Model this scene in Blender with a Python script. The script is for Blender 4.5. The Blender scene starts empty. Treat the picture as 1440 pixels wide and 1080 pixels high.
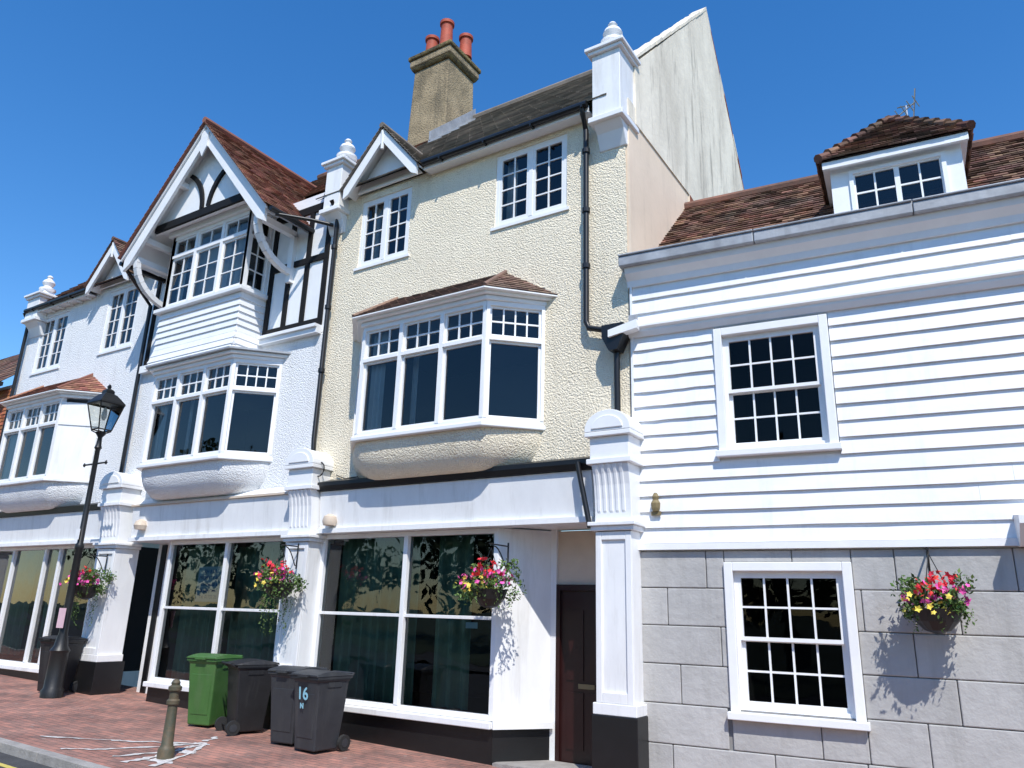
import bpy, math, random
from mathutils import Vector, Matrix
random.seed(7)
R=random.random
def U(a,b): return a+(b-a)*R()
V3=Vector
# ------------------------------------------------------------------ materials
def mat(name,col,rough=.6,var=.12,vscale=3.,bump=0.,bscale=20.,col2=None,metal=0.,spec=.5,bdist=.02,island=0.,vor=False,stretch=None,thr=(.35,.65),dirt=None):
    m=bpy.data.materials.new(name); m.use_nodes=True; nt=m.node_tree; N=nt.nodes; L=nt.links
    p=N['Principled BSDF']; p.inputs['Roughness'].default_value=rough; p.inputs['Metallic'].default_value=metal
    p.inputs['Specular IOR Level'].default_value=spec
    tc=N.new('ShaderNodeTexCoord')
    mp=N.new('ShaderNodeMapping'); L.new(tc.outputs['Object'],mp.inputs[0])
    if stretch: mp.inputs['Scale'].default_value=stretch
    no=N.new('ShaderNodeTexNoise'); no.inputs['Scale'].default_value=vscale; no.inputs['Detail'].default_value=4; no.inputs['Roughness'].default_value=.65
    L.new(mp.outputs[0],no.inputs['Vector'])
    rp=N.new('ShaderNodeValToRGB'); rp.color_ramp.elements[0].position=thr[0]; rp.color_ramp.elements[1].position=thr[1]
    c2=col2 if col2 else tuple(c*(1-var) for c in col)
    rp.color_ramp.elements[0].color=(*c2,1); rp.color_ramp.elements[1].color=(*col,1)
    L.new(no.outputs['Fac'],rp.inputs[0]); out=rp.outputs[0]
    if dirt: # sparse vertical streaks / stains
        mp2=N.new('ShaderNodeMapping'); mp2.inputs['Scale'].default_value=(3.0,3.0,.35); L.new(tc.outputs['Object'],mp2.inputs[0])
        n3=N.new('ShaderNodeTexNoise'); n3.inputs['Scale'].default_value=1.6; n3.inputs['Detail'].default_value=5; n3.inputs['Roughness'].default_value=.7; L.new(mp2.outputs[0],n3.inputs['Vector'])
        r3=N.new('ShaderNodeValToRGB'); r3.color_ramp.elements[0].position=.52; r3.color_ramp.elements[0].color=(0,0,0,1); r3.color_ramp.elements[1].position=.75; r3.color_ramp.elements[1].color=(1,1,1,1)
        L.new(n3.outputs['Fac'],r3.inputs[0]); mm=N.new('ShaderNodeMath'); mm.operation='MULTIPLY'; mm.inputs[1].default_value=dirt[3]; L.new(r3.outputs[0],mm.inputs[0])
        mx=N.new('ShaderNodeMixRGB'); L.new(mm.outputs[0],mx.inputs[0]); L.new(out,mx.inputs[1]); mx.inputs[2].default_value=(*dirt[:3],1); out=mx.outputs[0]
    if island>0:
        g=N.new('ShaderNodeNewGeometry'); hs=N.new('ShaderNodeHueSaturation')
        mr=N.new('ShaderNodeMapRange'); mr.inputs[3].default_value=1-island; mr.inputs[4].default_value=1+island
        L.new(g.outputs['Random Per Island'],mr.inputs[0]); L.new(mr.outputs[0],hs.inputs['Value'])
        mr2=N.new('ShaderNodeMapRange'); mr2.inputs[3].default_value=.5-.02*island*2; mr2.inputs[4].default_value=.5+.02*island*2
        w=N.new('ShaderNodeMath'); w.operation='FRACT'; w2=N.new('ShaderNodeMath'); w2.operation='MULTIPLY'; w2.inputs[1].default_value=7.31
        L.new(g.outputs['Random Per Island'],w2.inputs[0]); L.new(w2.outputs[0],w.inputs[0]); L.new(w.outputs[0],mr2.inputs[0]); L.new(mr2.outputs[0],hs.inputs['Hue'])
        L.new(out,hs.inputs['Color']); out=hs.outputs[0]
    L.new(out,p.inputs['Base Color'])
    if bump>0:
        b=N.new('ShaderNodeBump'); b.inputs['Strength'].default_value=bump; b.inputs['Distance'].default_value=bdist
        n2=N.new('ShaderNodeTexNoise'); n2.inputs['Scale'].default_value=bscale; n2.inputs['Detail'].default_value=3; n2.inputs['Roughness'].default_value=.6
        L.new(tc.outputs['Object'],n2.inputs['Vector'])
        if vor:
            v=N.new('ShaderNodeTexVoronoi'); v.inputs['Scale'].default_value=bscale*1.1; v.inputs['Randomness'].default_value=1; L.new(tc.outputs['Object'],v.inputs['Vector'])
            a=N.new('ShaderNodeMath'); a.operation='SUBTRACT'; L.new(n2.outputs['Fac'],a.inputs[0]); 
            s=N.new('ShaderNodeMath'); s.operation='MULTIPLY'; s.inputs[1].default_value=.3; L.new(v.outputs['Distance'],s.inputs[0]); L.new(s.outputs[0],a.inputs[1]); L.new(a.outputs[0],b.inputs['Height'])
        else: L.new(n2.outputs['Fac'],b.inputs['Height'])
        L.new(b.outputs[0],p.inputs['Normal'])
    return m
WHITE=mat('white_gloss_paint',(.87,.87,.87),.4,.06,2.5,.15,8,bdist=.004)
WHITEW=mat('weathered_white_paint',(.86,.86,.855),.5,.08,3.0,.25,12,bdist=.004,stretch=(1,1,.4),dirt=(.42,.40,.36,.38))
BOARD=mat('board_white_paint',(.86,.86,.87),.42,.06,1.5,.25,14,bdist=.004,stretch=(1,1,4),island=.018,dirt=(.5,.5,.48,.3))
CREAM=mat('cream_roughcast',(.94,.84,.655),.9,.08,1.0,1.,36,bdist=.034,vor=True,spec=.2,dirt=(.58,.50,.36,.38))
WROUGH=mat('white_roughcast',(.88,.88,.875),.85,.05,1.2,1.,36,bdist=.024,vor=True,spec=.2,dirt=(.5,.49,.46,.3))
SIDE=mat('weathered_render',(.88,.80,.66),.9,.1,.8,.5,8,col2=(.68,.61,.50),bdist=.015,stretch=(1,1,.5),spec=.2,thr=(.35,.6),dirt=(.20,.18,.15,.8))
SIDE2=mat('pink_render',(.86,.70,.54),.9,.08,1.0,.3,8,bdist=.01,spec=.2,dirt=(.5,.4,.3,.3))
BLACK=mat('black_gloss_paint',(.009,.009,.010),.4,.2,5,.2,30,bdist=.003)
TIMBER=mat('black_timber',(.009,.008,.008),.7,.3,6,.4,30,bdist=.006,spec=.3)
TILER=mat('clay_tile',(.30,.13,.09),.85,.1,1.3,.4,40,col2=(.19,.10,.07),bdist=.01,island=.4,spec=.2)
TILED=mat('dark_clay_tile',(.22,.115,.078),.85,.1,1.8,.4,40,col2=(.10,.07,.055),bdist=.01,island=.5,spec=.2)
TILEB=mat('bay_clay_tile',(.25,.155,.115),.85,.1,1.5,.4,40,col2=(.15,.105,.085),bdist=.01,island=.35,spec=.2)
TILEG=mat('grey_concrete_tile',(.25,.215,.18),.9,.1,1.5,.4,30,col2=(.15,.135,.115),bdist=.01,island=.3,spec=.2)
TILEO=mat('hung_clay_tile',(.42,.15,.07),.85,.1,1.5,.3,30,bdist=.01,island=.3,spec=.2)
BRICKR=mat('red_brick',(.35,.13,.08),.9,.4,8,.6,30,spec=.2)
STONE=mat('grey_masonry_paint',(.47,.46,.445),.75,.13,1.8,.6,11,bdist=.016,island=.06,spec=.3,dirt=(.28,.27,.25,.45))
JOINT=mat('joint_mortar',(.27,.265,.26),.9,.2,4,.3,20)
LEAD=mat('lead_sheet',(.40,.42,.45),.6,.3,3,.3,6,metal=.15,dirt=(.2,.2,.2,.4))
CHIM=mat('chimney_render',(.42,.33,.21),.95,.1,1.6,1.,24,col2=(.25,.20,.13),bdist=.035,spec=.1,dirt=(.10,.09,.07,.6))
CHIMD=mat('chimney_lichen_cap',(.26,.20,.09),.95,.1,5,1.,18,col2=(.08,.07,.05),bdist=.04,spec=.1)
POT=mat('terracotta',(.48,.09,.045),.7,.35,4,.2,10)
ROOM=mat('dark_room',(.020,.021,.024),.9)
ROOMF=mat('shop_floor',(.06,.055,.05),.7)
CURT=mat('green_curtain',(.13,.22,.17),.9,.25,2,spec=.1)
SHEER=mat('white_curtain',(.62,.62,.60),.9,.1,3,spec=.1)
DOOR=mat('shaded_maroon_door_paint',(.026,.006,.006),.35,.2,3)  # maroon paint, darkened so the colour carries the shade of the entrance recess
BEIGE=mat('beige_panel',(.68,.56,.44),.6,.1,2)
GREENP=mat('green_plastic',(.055,.15,.035),.5,.15,5,.15,60,bdist=.002,dirt=(.13,.15,.1,.4))
BLKP=mat('black_plastic',(.016,.016,.018),.5,.3,5,.15,60,bdist=.002,dirt=(.08,.08,.075,.4))
GREYP=mat('grey_plastic',(.036,.039,.045),.5,.2,5,.15,60,bdist=.002,dirt=(.11,.11,.1,.35))
RUB=mat('rubber',(.02,.02,.02),.8)
IRON=mat('cast_iron_black',(.014,.014,.014),.45,.3,6,.3,25,bdist=.004)
BOLL=mat('bollard_green_iron',(.06,.065,.042),.6,.1,12,.4,25,col2=(.11,.08,.045),bdist=.005)
ALU=mat('aluminium',(.5,.5,.5),.35,metal=.9)
LEAF=mat('leaf_green',(.10,.18,.035),.6,.4,12,island=.45)
LEAFT=mat('tree_leaf',(.045,.08,.025),.7,.4,1,island=.45)
BARK=mat('bark',(.10,.075,.05),.9,.3,6,.6,12)
PINK=mat('pink_petal',(.85,.10,.42),.6,.15,20,island=.2)
RED=mat('red_petal',(.8,.03,.04),.6,.15,20,island=.2)
YEL=mat('yellow_petal',(.85,.68,.10),.6,.15,20,island=.2)
PAPER=mat('notice_paper',(.75,.5,.55),.8)
BRASS=mat('plaque_bronze',(.22,.17,.08),.6)
POST=mat('poster_film',(.26,.38,.43),.5)
BLUE=mat('blue_lettering',(.02,.10,.28),.5)
LBLUE=mat('pale_blue_lettering',(.3,.62,.75),.5)
KERB=mat('granite_kerb',(.34,.32,.30),.85,.25,6,.4,40,island=.12)
ASPH=mat('asphalt',(.075,.075,.078),.9,.25,3,.8,140,bdist=.006,spec=.2)
YLINE=mat('yellow_road_paint',(.62,.50,.12),.8,.25,20)
PSPILL=mat('spilled_white_paint',(.68,.65,.63),.7,.35,15)
GRND=mat('earth_grass',(.04,.06,.025),.95,.4,.3)
def glassmat(name,refl=1.,tint=(.9,.95,.95),wav=.02,ior=1.5):
    m=bpy.data.materials.new(name); m.use_nodes=True; nt=m.node_tree; N=nt.nodes; L=nt.links; N.clear()
    o=N.new('ShaderNodeOutputMaterial'); mx=N.new('ShaderNodeMixShader'); t=N.new('ShaderNodeBsdfTransparent'); g=N.new('ShaderNodeBsdfGlossy'); g.inputs['Roughness'].default_value=.01
    t.inputs[0].default_value=(*tint,1); fr=N.new('ShaderNodeFresnel'); fr.inputs[0].default_value=ior
    mu=N.new('ShaderNodeMath'); mu.operation='MULTIPLY'; mu.inputs[1].default_value=refl; mu.use_clamp=True
    b=N.new('ShaderNodeBump'); b.inputs['Strength'].default_value=.3; b.inputs['Distance'].default_value=wav; n=N.new('ShaderNodeTexNoise'); n.inputs['Scale'].default_value=1.2
    tc=N.new('ShaderNodeTexCoord'); L.new(tc.outputs['Object'],n.inputs[0]); L.new(n.outputs['Fac'],b.inputs['Height']); L.new(b.outputs[0],g.inputs['Normal'])
    L.new(fr.outputs[0],mu.inputs[0]); L.new(mu.outputs[0],mx.inputs[0]); L.new(t.outputs[0],mx.inputs[1]); L.new(g.outputs[0],mx.inputs[2]); L.new(mx.outputs[0],o.inputs[0])
    return m
GLASS=glassmat('window_glass',1.4,(.75,.8,.82))
GLASSD=glassmat('old_sash_glass',.4,(.5,.5,.5))
SGLASS=glassmat('shop_glass',1.8,(.85,.93,.9))
def paver():
    m=bpy.data.materials.new('brick_pavers'); m.use_nodes=True; nt=m.node_tree; N=nt.nodes; L=nt.links; p=N['Principled BSDF']; p.inputs['Roughness'].default_value=.85
    tc=N.new('ShaderNodeTexCoord'); br=N.new('ShaderNodeTexBrick'); br.inputs['Scale'].default_value=1.; br.inputs['Brick Width'].default_value=.215; br.inputs['Row Height'].default_value=.105; br.inputs['Mortar Size'].default_value=.006
    br.inputs['Color1'].default_value=(.40,.19,.145,1); br.inputs['Color2'].default_value=(.25,.145,.12,1); br.inputs['Mortar'].default_value=(.15,.12,.10,1); br.inputs['Bias'].default_value=-.1
    L.new(tc.outputs['Object'],br.inputs['Vector'])
    no=N.new('ShaderNodeTexNoise'); no.inputs['Scale'].default_value=1.3; no.inputs['Detail'].default_value=8; no.inputs['Roughness'].default_value=.7; L.new(tc.outputs['Object'],no.inputs['Vector'])
    rp=N.new('ShaderNodeValToRGB'); rp.color_ramp.elements[0].position=.36; rp.color_ramp.elements[0].color=(.55,.56,.58,1); rp.color_ramp.elements[1].position=.62; rp.color_ramp.elements[1].color=(1.15,1.12,1.1,1)
    L.new(no.outputs['Fac'],rp.inputs[0]); mx=N.new('ShaderNodeMixRGB'); mx.blend_type='MULTIPLY'; mx.inputs[0].default_value=1; L.new(br.outputs['Color'],mx.inputs[1]); L.new(rp.outputs[0],mx.inputs[2])
    v=N.new('ShaderNodeTexVoronoi'); v.inputs['Scale'].default_value=3.2; L.new(tc.outputs['Object'],v.inputs['Vector']); lt=N.new('ShaderNodeMath'); lt.operation='LESS_THAN'; lt.inputs[1].default_value=.085; L.new(v.outputs['Distance'],lt.inputs[0])
    m2=N.new('ShaderNodeMath'); m2.operation='MULTIPLY'; m2.inputs[1].default_value=.5; L.new(lt.outputs[0],m2.inputs[0])
    mx2=N.new('ShaderNodeMixRGB'); L.new(m2.outputs[0],mx2.inputs[0]); L.new(mx.outputs[0],mx2.inputs[1]); mx2.inputs[2].default_value=(.33,.30,.28,1); L.new(mx2.outputs[0],p.inputs['Base Color'])
    b=N.new('ShaderNodeBump'); b.inputs['Distance'].default_value=.006; b.invert=True; L.new(br.outputs['Fac'],b.inputs['Height']); L.new(b.outputs[0],p.inputs['Normal'])
    return m
PAVE=paver()
# ------------------------------------------------------------------ builder
class F:
    def __init__(s,O,Ux,N): s.O=V3(O); s.U=V3(Ux).normalized(); s.N=V3(N).normalized()
    def p(s,x,n,z): return s.O+s.U*x+s.N*n+V3((0,0,z))
FR=F((0,0,0),(1,0,0),(0,-1,0))
class B:
    def __init__(s,name,M=None):
        s.e=bpy.data.objects.new(name,None); s.e.empty_display_size=.3; bpy.context.collection.objects.link(s.e)
        s.M=M or Matrix(); s.parts={}; s.bev={}; s.smooth=set()
    def add(s,p,m,vs,fs):
        d=s.parts.setdefault(p,([],[],[],[])); k=len(d[0]); d[0].extend([s.M@V3(v) for v in vs]); 
        if m not in d[3]: d[3].append(m)
        mi=d[3].index(m)
        for f in fs: d[1].append([i+k for i in f]); d[2].append(mi)
    def lbox(s,p,m,f,x0,x1,n0,n1,z0,z1):
        vs=[f.p(x,n,z) for z in (z0,z1) for n in (n0,n1) for x in (x0,x1)]
        s.add(p,m,vs,[(0,1,3,2),(4,6,7,5),(0,4,5,1),(2,3,7,6),(0,2,6,4),(1,5,7,3)])
    def box(s,p,m,x0,x1,y0,y1,z0,z1): s.lbox(p,m,FR,x0,x1,-y1,-y0,z0,z1)
    def quad(s,p,m,a,b,c,d): s.add(p,m,[a,b,c,d],[(0,1,2,3)])
    def prism(s,p,m,poly,ax,a0,a1,scale1=None):
        def mk(q,a):
            return (a,q[0],q[1]) if ax=='x' else ((q[0],a,q[1]) if ax=='y' else (q[0],q[1],a))
        n=len(poly); p1=scale1 or poly
        vs=[mk(q,a0) for q in poly]+[mk(q,a1) for q in p1]
        s.add(p,m,vs,[tuple(range(n)),tuple(range(2*n-1,n-1,-1))]+[(i,(i+1)%n,n+(i+1)%n,n+i) for i in range(n)])
    def beam(s,p,m,a,b,w,h,up=(0,0,1)):
        a=V3(a);b=V3(b);d=(b-a).normalized();r=d.cross(V3(up)).normalized();u=r.cross(d)
        vs=[q+r*i*w/2+u*j*h/2 for q in(a,b) for i,j in((-1,-1),(1,-1),(1,1),(-1,1))]
        s.add(p,m,vs,[(0,1,2,3),(7,6,5,4)]+[(i,(i+1)%4,4+(i+1)%4,4+i) for i in range(4)])
    def tube(s,p,m,pts,r,n=10):
        pts=[V3(q) for q in pts]; vs=[];fs=[]
        for i,q in enumerate(pts):
            d=(pts[min(i+1,len(pts)-1)]-pts[max(i-1,0)]).normalized()
            a=d.cross(V3((0.13,0.21,1)) if abs(d.z)<.9 else V3((1,0,0))).normalized(); b=d.cross(a)
            rr=r[i] if isinstance(r,(list,tuple)) else r
            for k in range(n):
                t=2*math.pi*k/n; vs.append(q+a*math.cos(t)*rr+b*math.sin(t)*rr)
        for i in range(len(pts)-1):
            for k in range(n): fs.append((i*n+k,i*n+(k+1)%n,(i+1)*n+(k+1)%n,(i+1)*n+k))
        fs+= [tuple(range(n)),tuple(range(len(pts)*n-1,(len(pts)-1)*n-1,-1))]
        s.add(p,m,vs,fs)
    def lathe(s,p,m,cx,cy,prof,n=20,rot=0):
        vs=[];fs=[]
        for r,z in prof:
            for k in range(n):
                t=2*math.pi*k/n+rot; vs.append((cx+r*math.cos(t),cy+r*math.sin(t),z))
        for i in range(len(prof)-1):
            for k in range(n): fs.append((i*n+k,i*n+(k+1)%n,(i+1)*n+(k+1)%n,(i+1)*n+k))
        fs+= [tuple(range(n)),tuple(range(len(prof)*n-1,(len(prof)-1)*n-1,-1))]
        s.add(p,m,vs,fs)
    def done(s):
        import bmesh
        for nm,(vs,fs,mi,ms) in s.parts.items():
            me=bpy.data.meshes.new(nm); me.from_pydata([tuple(v) for v in vs],[],fs); 
            for m in ms: me.materials.append(m)
            me.polygons.foreach_set('material_index',mi); me.update()
            if 'glass' not in nm and 'foliage' not in nm:
                bm=bmesh.new(); bm.from_mesh(me); bmesh.ops.recalc_face_normals(bm,faces=bm.faces); bm.to_mesh(me); bm.free()
            o=bpy.data.objects.new(nm,me); bpy.context.collection.objects.link(o); o.parent=s.e
            if nm in s.bev:
                b=o.modifiers.new('b','BEVEL'); b.width=s.bev[nm]; b.segments=2; b.limit_method='ANGLE'; b.angle_limit=.6
            if nm in s.smooth:
                me.polygons.foreach_set('use_smooth',[True]*len(me.polygons))
                try: me.set_sharp_from_angle(angle=math.radians(40))
                except Exception: pass
def wall(b,part,m,f,x0,x1,z0,z1,ops=(),rev=.14,revm=None):
    xs=sorted(set([x0,x1]+[v for o in ops for v in o[:2]])); zs=sorted(set([z0,z1]+[v for o in ops for v in o[2:]]))
    for i in range(len(xs)-1):
        for j in range(len(zs)-1):
            cx=(xs[i]+xs[i+1])/2; cz=(zs[j]+zs[j+1])/2
            if any(o[0]<cx<o[1] and o[2]<cz<o[3] for o in ops): continue
            b.quad(part,m,f.p(xs[i],0,zs[j]),f.p(xs[i+1],0,zs[j]),f.p(xs[i+1],0,zs[j+1]),f.p(xs[i],0,zs[j+1]))
    rm=revm or m
    for o in ops:
        a,c,d,e=o
        for (p,q) in (((a,d),(a,e)),((c,d),(c,e)),((a,d),(c,d)),((a,e),(c,e))):
            b.quad(part+'_reveals',rm,f.p(p[0],0,p[1]),f.p(q[0],0,q[1]),f.p(q[0],-rev,q[1]),f.p(p[0],-rev,p[1]))
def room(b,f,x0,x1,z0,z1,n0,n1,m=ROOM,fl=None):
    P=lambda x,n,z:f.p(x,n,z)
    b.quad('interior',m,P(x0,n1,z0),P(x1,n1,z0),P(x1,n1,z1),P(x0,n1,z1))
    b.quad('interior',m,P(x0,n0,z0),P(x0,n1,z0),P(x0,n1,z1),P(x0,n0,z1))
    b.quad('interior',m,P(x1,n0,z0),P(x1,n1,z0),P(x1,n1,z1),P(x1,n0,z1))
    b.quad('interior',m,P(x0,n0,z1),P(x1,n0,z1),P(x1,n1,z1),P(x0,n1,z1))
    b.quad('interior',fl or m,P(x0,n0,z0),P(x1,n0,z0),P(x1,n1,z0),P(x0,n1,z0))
def curtain(b,f,x0,x1,z0,z1,n,m,amp=.03,wl=.11):
    k=max(6,int((x1-x0)/wl*8)); vs=[];fs=[]; ph=R()*6
    for i in range(k+1):
        x=x0+(x1-x0)*i/k; a=n+amp*math.sin(2*math.pi*(x-x0)/wl+ph+1.3*math.sin(3*x))+amp*.4*math.sin(x*23)
        vs+= [f.p(x,a*1.0,z0),f.p(x,a,z1)]
        if i: fs.append((2*i-2,2*i,2*i+1,2*i-1))
    b.add('curtains',m,vs,fs)
def lattice(b,f,x0,x1,z0,z1,cols,rows,sash=.045,bar=.022,n=-.05,m=WHITE,part='windows',glass=None):
    if sash>0:
        b.lbox(part,m,f,x0,x0+sash,n-.025,n+.025,z0,z1); b.lbox(part,m,f,x1-sash,x1,n-.025,n+.025,z0,z1)
        b.lbox(part,m,f,x0+sash,x1-sash,n-.025,n+.025,z0,z0+sash*1.2); b.lbox(part,m,f,x0+sash,x1-sash,n-.025,n+.025,z1-sash,z1)
    a0,a1,c0,c1=x0+sash,x1-sash,z0+sash*1.2,z1-sash
    for i in range(1,cols):
        x=a0+(a1-a0)*i/cols; b.lbox(part,m,f,x-bar/2,x+bar/2,n-.016,n+.016,c0,c1)
    for j in range(1,rows):
        z=c0+(c1-c0)*j/rows; b.lbox(part,m,f,a0,a1,n-.013,n+.013,z-bar/2,z+bar/2)
    g=glass or GLASS
    for i in range(cols):
        for j in range(rows):
            xa=a0+(a1-a0)*i/cols; xb=a0+(a1-a0)*(i+1)/cols; za=c0+(c1-c0)*j/rows; zb=c0+(c1-c0)*(j+1)/rows
            t=[U(-.0045,.0045) for _ in range(3)]; w=(xb-xa)
            b.quad('glass',g,f.p(xa,n-.004+t[0]*w,za),f.p(xb,n-.004+t[1]*w,za),f.p(xb,n-.004+(t[1]+t[2])*w,zb),f.p(xa,n-.004+(t[0]+t[2])*w,zb))
def frame(b,f,x0,x1,z0,z1,w,n0,n1,m=WHITE,part='window_frames',sill=.0):
    b.lbox(part,m,f,x0,x0+w,n0,n1,z0,z1); b.lbox(part,m,f,x1-w,x1,n0,n1,z0,z1)
    b.lbox(part,m,f,x0+w,x1-w,n0,n1-.003,z1-w,z1); b.lbox(part,m,f,x0+w,x1-w,n0,n1-.003,z0,z0+w)
    if sill: b.lbox(part,m,f,x0-.05,x1+.05,n0,n1+sill,z0-.05,z0-.002)
def tiles(b,part,m,O,Ud,Vd,poly,tw,th,tk=.012,jit=.004,under=True):
    O=V3(O);Ud=V3(Ud).normalized();Vd=V3(Vd).normalized();N=Ud.cross(Vd)
    if N.z<0 or (abs(N.z)<1e-3 and N.y>0): N=-N
    P=lambda u,v,n:O+Ud*u+Vd*v+N*n
    if under: b.add(part+'_underlay',m,[P(u,v,-.01) for u,v in poly],[tuple(range(len(poly)))])
    v0=min(q[1] for q in poly); v1=max(q[1] for q in poly); j=0; v=v0
    def rng(vm):
        xs=[]
        for i in range(len(poly)):
            (a,c),(d,e)=poly[i],poly[(i+1)%len(poly)]
            if (c-vm)*(e-vm)<0: xs.append(a+(d-a)*(vm-c)/(e-c))
        return (min(xs),max(xs)) if len(xs)>=2 else None
    while v<v1-.02:
        r=rng(min(v+th*.5,v1-.005))
        if r:
            u=math.floor(r[0]/tw)*tw-(tw/2 if j%2 else 0)
            while u<r[1]:
                a=max(u+.003,r[0]);c=min(u+tw-.003,r[1])
                if c-a>.02:
                    h=tk*2+U(-jit,jit); h2=h+U(-jit,jit)*.7; w=v+U(-.005,.005); e=min(v+th*1.06,v1)
                    vs=[P(a,w,h-tk),P(c,w,h2-tk),P(c,e,-.004),P(a,e,-.004),P(a,w,h),P(c,w,h2),P(c,e,tk*.7),P(a,e,tk*.7)]
                    b.add(part,m,vs,[(0,1,2,3),(4,5,6,7),(0,1,5,4),(1,2,6,5),(0,3,7,4)])
                u+=tw
        v+=th; j+=1
def gz(x): return -.023*(x+8)
# ------------------------------------------------------------------ house pieces
def casements(b,x0,x1,z0,z1,curt=True):
    f=FR; room(b,f,x0+.02,x1-.02,z0+.02,z1-.02,-.13,-.9)
    frame(b,f,x0,x1,z0,z1,.06,-.13,-.02,sill=.05)
    xm=(x0+x1)/2; b.lbox('window_frames',WHITE,f,xm-.035,xm+.035,-.12,-.015,z0+.06,z1-.06)
    lattice(b,f,x0+.06,xm-.035,z0+.06,z1-.06,2,4); lattice(b,f,xm+.035,x1-.06,z0+.06,z1-.06,2,4)
    if curt:
        curtain(b,f,x0+.08,x0+.3,z0+.05,z1-.05,-.22,SHEER); curtain(b,f,x1-.16,x1-.06,z0+.05,z1-.05,-.22,SHEER)
def baywin(b,xc,wallm,roof='tile',tilem=TILED,board=False,wm=WHITE):
    z0,z1,zt=4.38,6.2,5.62
    P=[(-1.83,.0),(-1.2,-.6),(1.2,-.6),(1.83,.0)]
    W=[(xc+x,y) for x,y in P]
    def sc(d):
        return [(xc-1.83-d*1.2,.05),(xc-1.2-d*.42,-.6-d),(xc+1.2+d*.42,-.6-d),(xc+1.83+d*1.2,.05)]
    for i in range(3):
        a=V3((W[i][0],W[i][1],0)); c=V3((W[i+1][0],W[i+1][1],0)); d=(c-a); L=d.length; d.normalize(); n=V3((d.y,-d.x,0))
        f=F(a,d,n); k=3 if i==1 else 1
        if board and i==2:
            b.lbox('bay_boarding',WHITEW,f,.02,L-.02,-.06,.0,z0,z1-.1); b.lbox('bay_boarding',WHITEW,f,.02,L-.02,-.0,.02,5.58,5.66); continue
        b.lbox('bay_frame',wm,f,0,L,-.1,.012,z1-.07,z1); b.lbox('bay_frame',wm,f,0,L,-.1,.012,z0,z0+.06)
        for j in range(k+1):
            x=L*j/k; w=.035 if 0<j<k else .05
            xa=max(x-w,0); xb=min(x+w,L)
            b.lbox('bay_frame',wm,f,xa,xb,-.1,.02,z0+.06,z1-.07)
        for j in range(k):
            xa=L*j/k+(.035 if j else .05); xb=L*(j+1)/k-(.035 if j<k-1 else .05)
            b.lbox('bay_frame',wm,f,xa,xb,-.1,.025,zt-.025,zt+.03)
            lattice(b,f,xa,xb,z0+.06,zt-.025,1,1,sash=.035,m=wm); lattice(b,f,xa,xb,zt+.03,z1-.07,3 if i==1 else 4,2,sash=.035,bar=.024,m=wm)
        if i==1:
            curtain(b,f,.1,.36,z0+.06,z1-.08,-.16,SHEER,amp=.02); curtain(b,f,.84,.95,z0+.06,z1-.08,-.3,SHEER,amp=.02)
            for q in(1.95,2.1,2.24): b.lbox('window_ledge_items',SHEER,f,q,q+.09,-.3,-.2,z0+.06,z0+.12+.05*R())
    b.prism('bay_sill',wm,sc(.07),'z',z0-.07,z0-.001); b.prism('bay_cornice',wm,sc(.06),'z',z1+.001,z1+.07); b.prism('bay_cornice',wm,sc(.13),'z',z1+.073,z1+.13)
    b.bev['bay_sill']=.012; b.bev['bay_cornice']=.012
    rings=[];n=8
    for i in range(n+1):
        t=i/n*math.pi/2; sx=.74+.26*math.cos(t); sy=.45+.55*math.cos(t); z=z0-.072-.56*math.sin(t)
        rings.append([V3((xc+x*sx,(y*sy if y<0 else .0),z)) for x,y in [(-1.8,.01),(-1.76,-.06),(-1.24,-.54),(-1.12,-.58),(-.6,-.585),(0,-.585),(.6,-.585),(1.12,-.58),(1.24,-.54),(1.76,-.06),(1.8,.01)]])
    m=len(rings[0]); vs=[v for r in rings for v in r]; fs=[]
    for i in range(n):
        for k in range(m-1): fs.append((i*m+k,i*m+k+1,(i+1)*m+k+1,(i+1)*m+k))
    fs.append(tuple(range(n*m,n*m+m)))
    b.add('bay_cove',wallm,vs,fs); b.smooth.add('bay_cove')
    zr=z1+.132
    if roof=='tile':
        o=sc(.2); top=[(xc-1.1,.02),(xc+1.1,.02)]; zt2=zr+.58
        A,Bp,C,D=[V3((x,y,zr)) for x,y in o]; T0=V3((top[0][0],.02,zt2)); T1=V3((top[1][0],.02,zt2))
        def face(O,Q,pts):
            Ud=(Q-O).normalized()
            e=(pts[-1]-O); Vd=(e-Ud*e.dot(Ud)).normalized()
            tiles(b,'bay_roof_tiles',tilem,O,Ud,Vd,[((p-O).dot(Ud),(p-O).dot(Vd)) for p in pts],.165,.1,tk=.012)
        face(Bp,C,[Bp,C,T1,T0]); face(C,D,[C,D,T1]); face(A,Bp,[A,Bp,T0])
        b.tube('bay_hips',tilem,[C+V3((0,0,.02)),T1+V3((0,0,.02))],.035,8); b.tube('bay_hips',tilem,[Bp+V3((0,0,.02)),T0+V3((0,0,.02))],.035,8)
        b.prism('bay_gutter',WHITE,sc(.21),'z',zr-.02,zr-.001)
    else:
        b.prism('bay_lead_roof',LEAD,sc(.2),'z',zr,zr+.035,)
        b.prism('bay_lead_roof',LEAD,sc(.16),'z',zr+.036,zr+.12,scale1=[(xc-1.4,.05),(xc-.9,-.35),(xc+.9,-.35),(xc+1.4,.05)])
    room(b,FR,xc-1.8,xc+1.8,z0,z1,0,-2.2)
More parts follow.
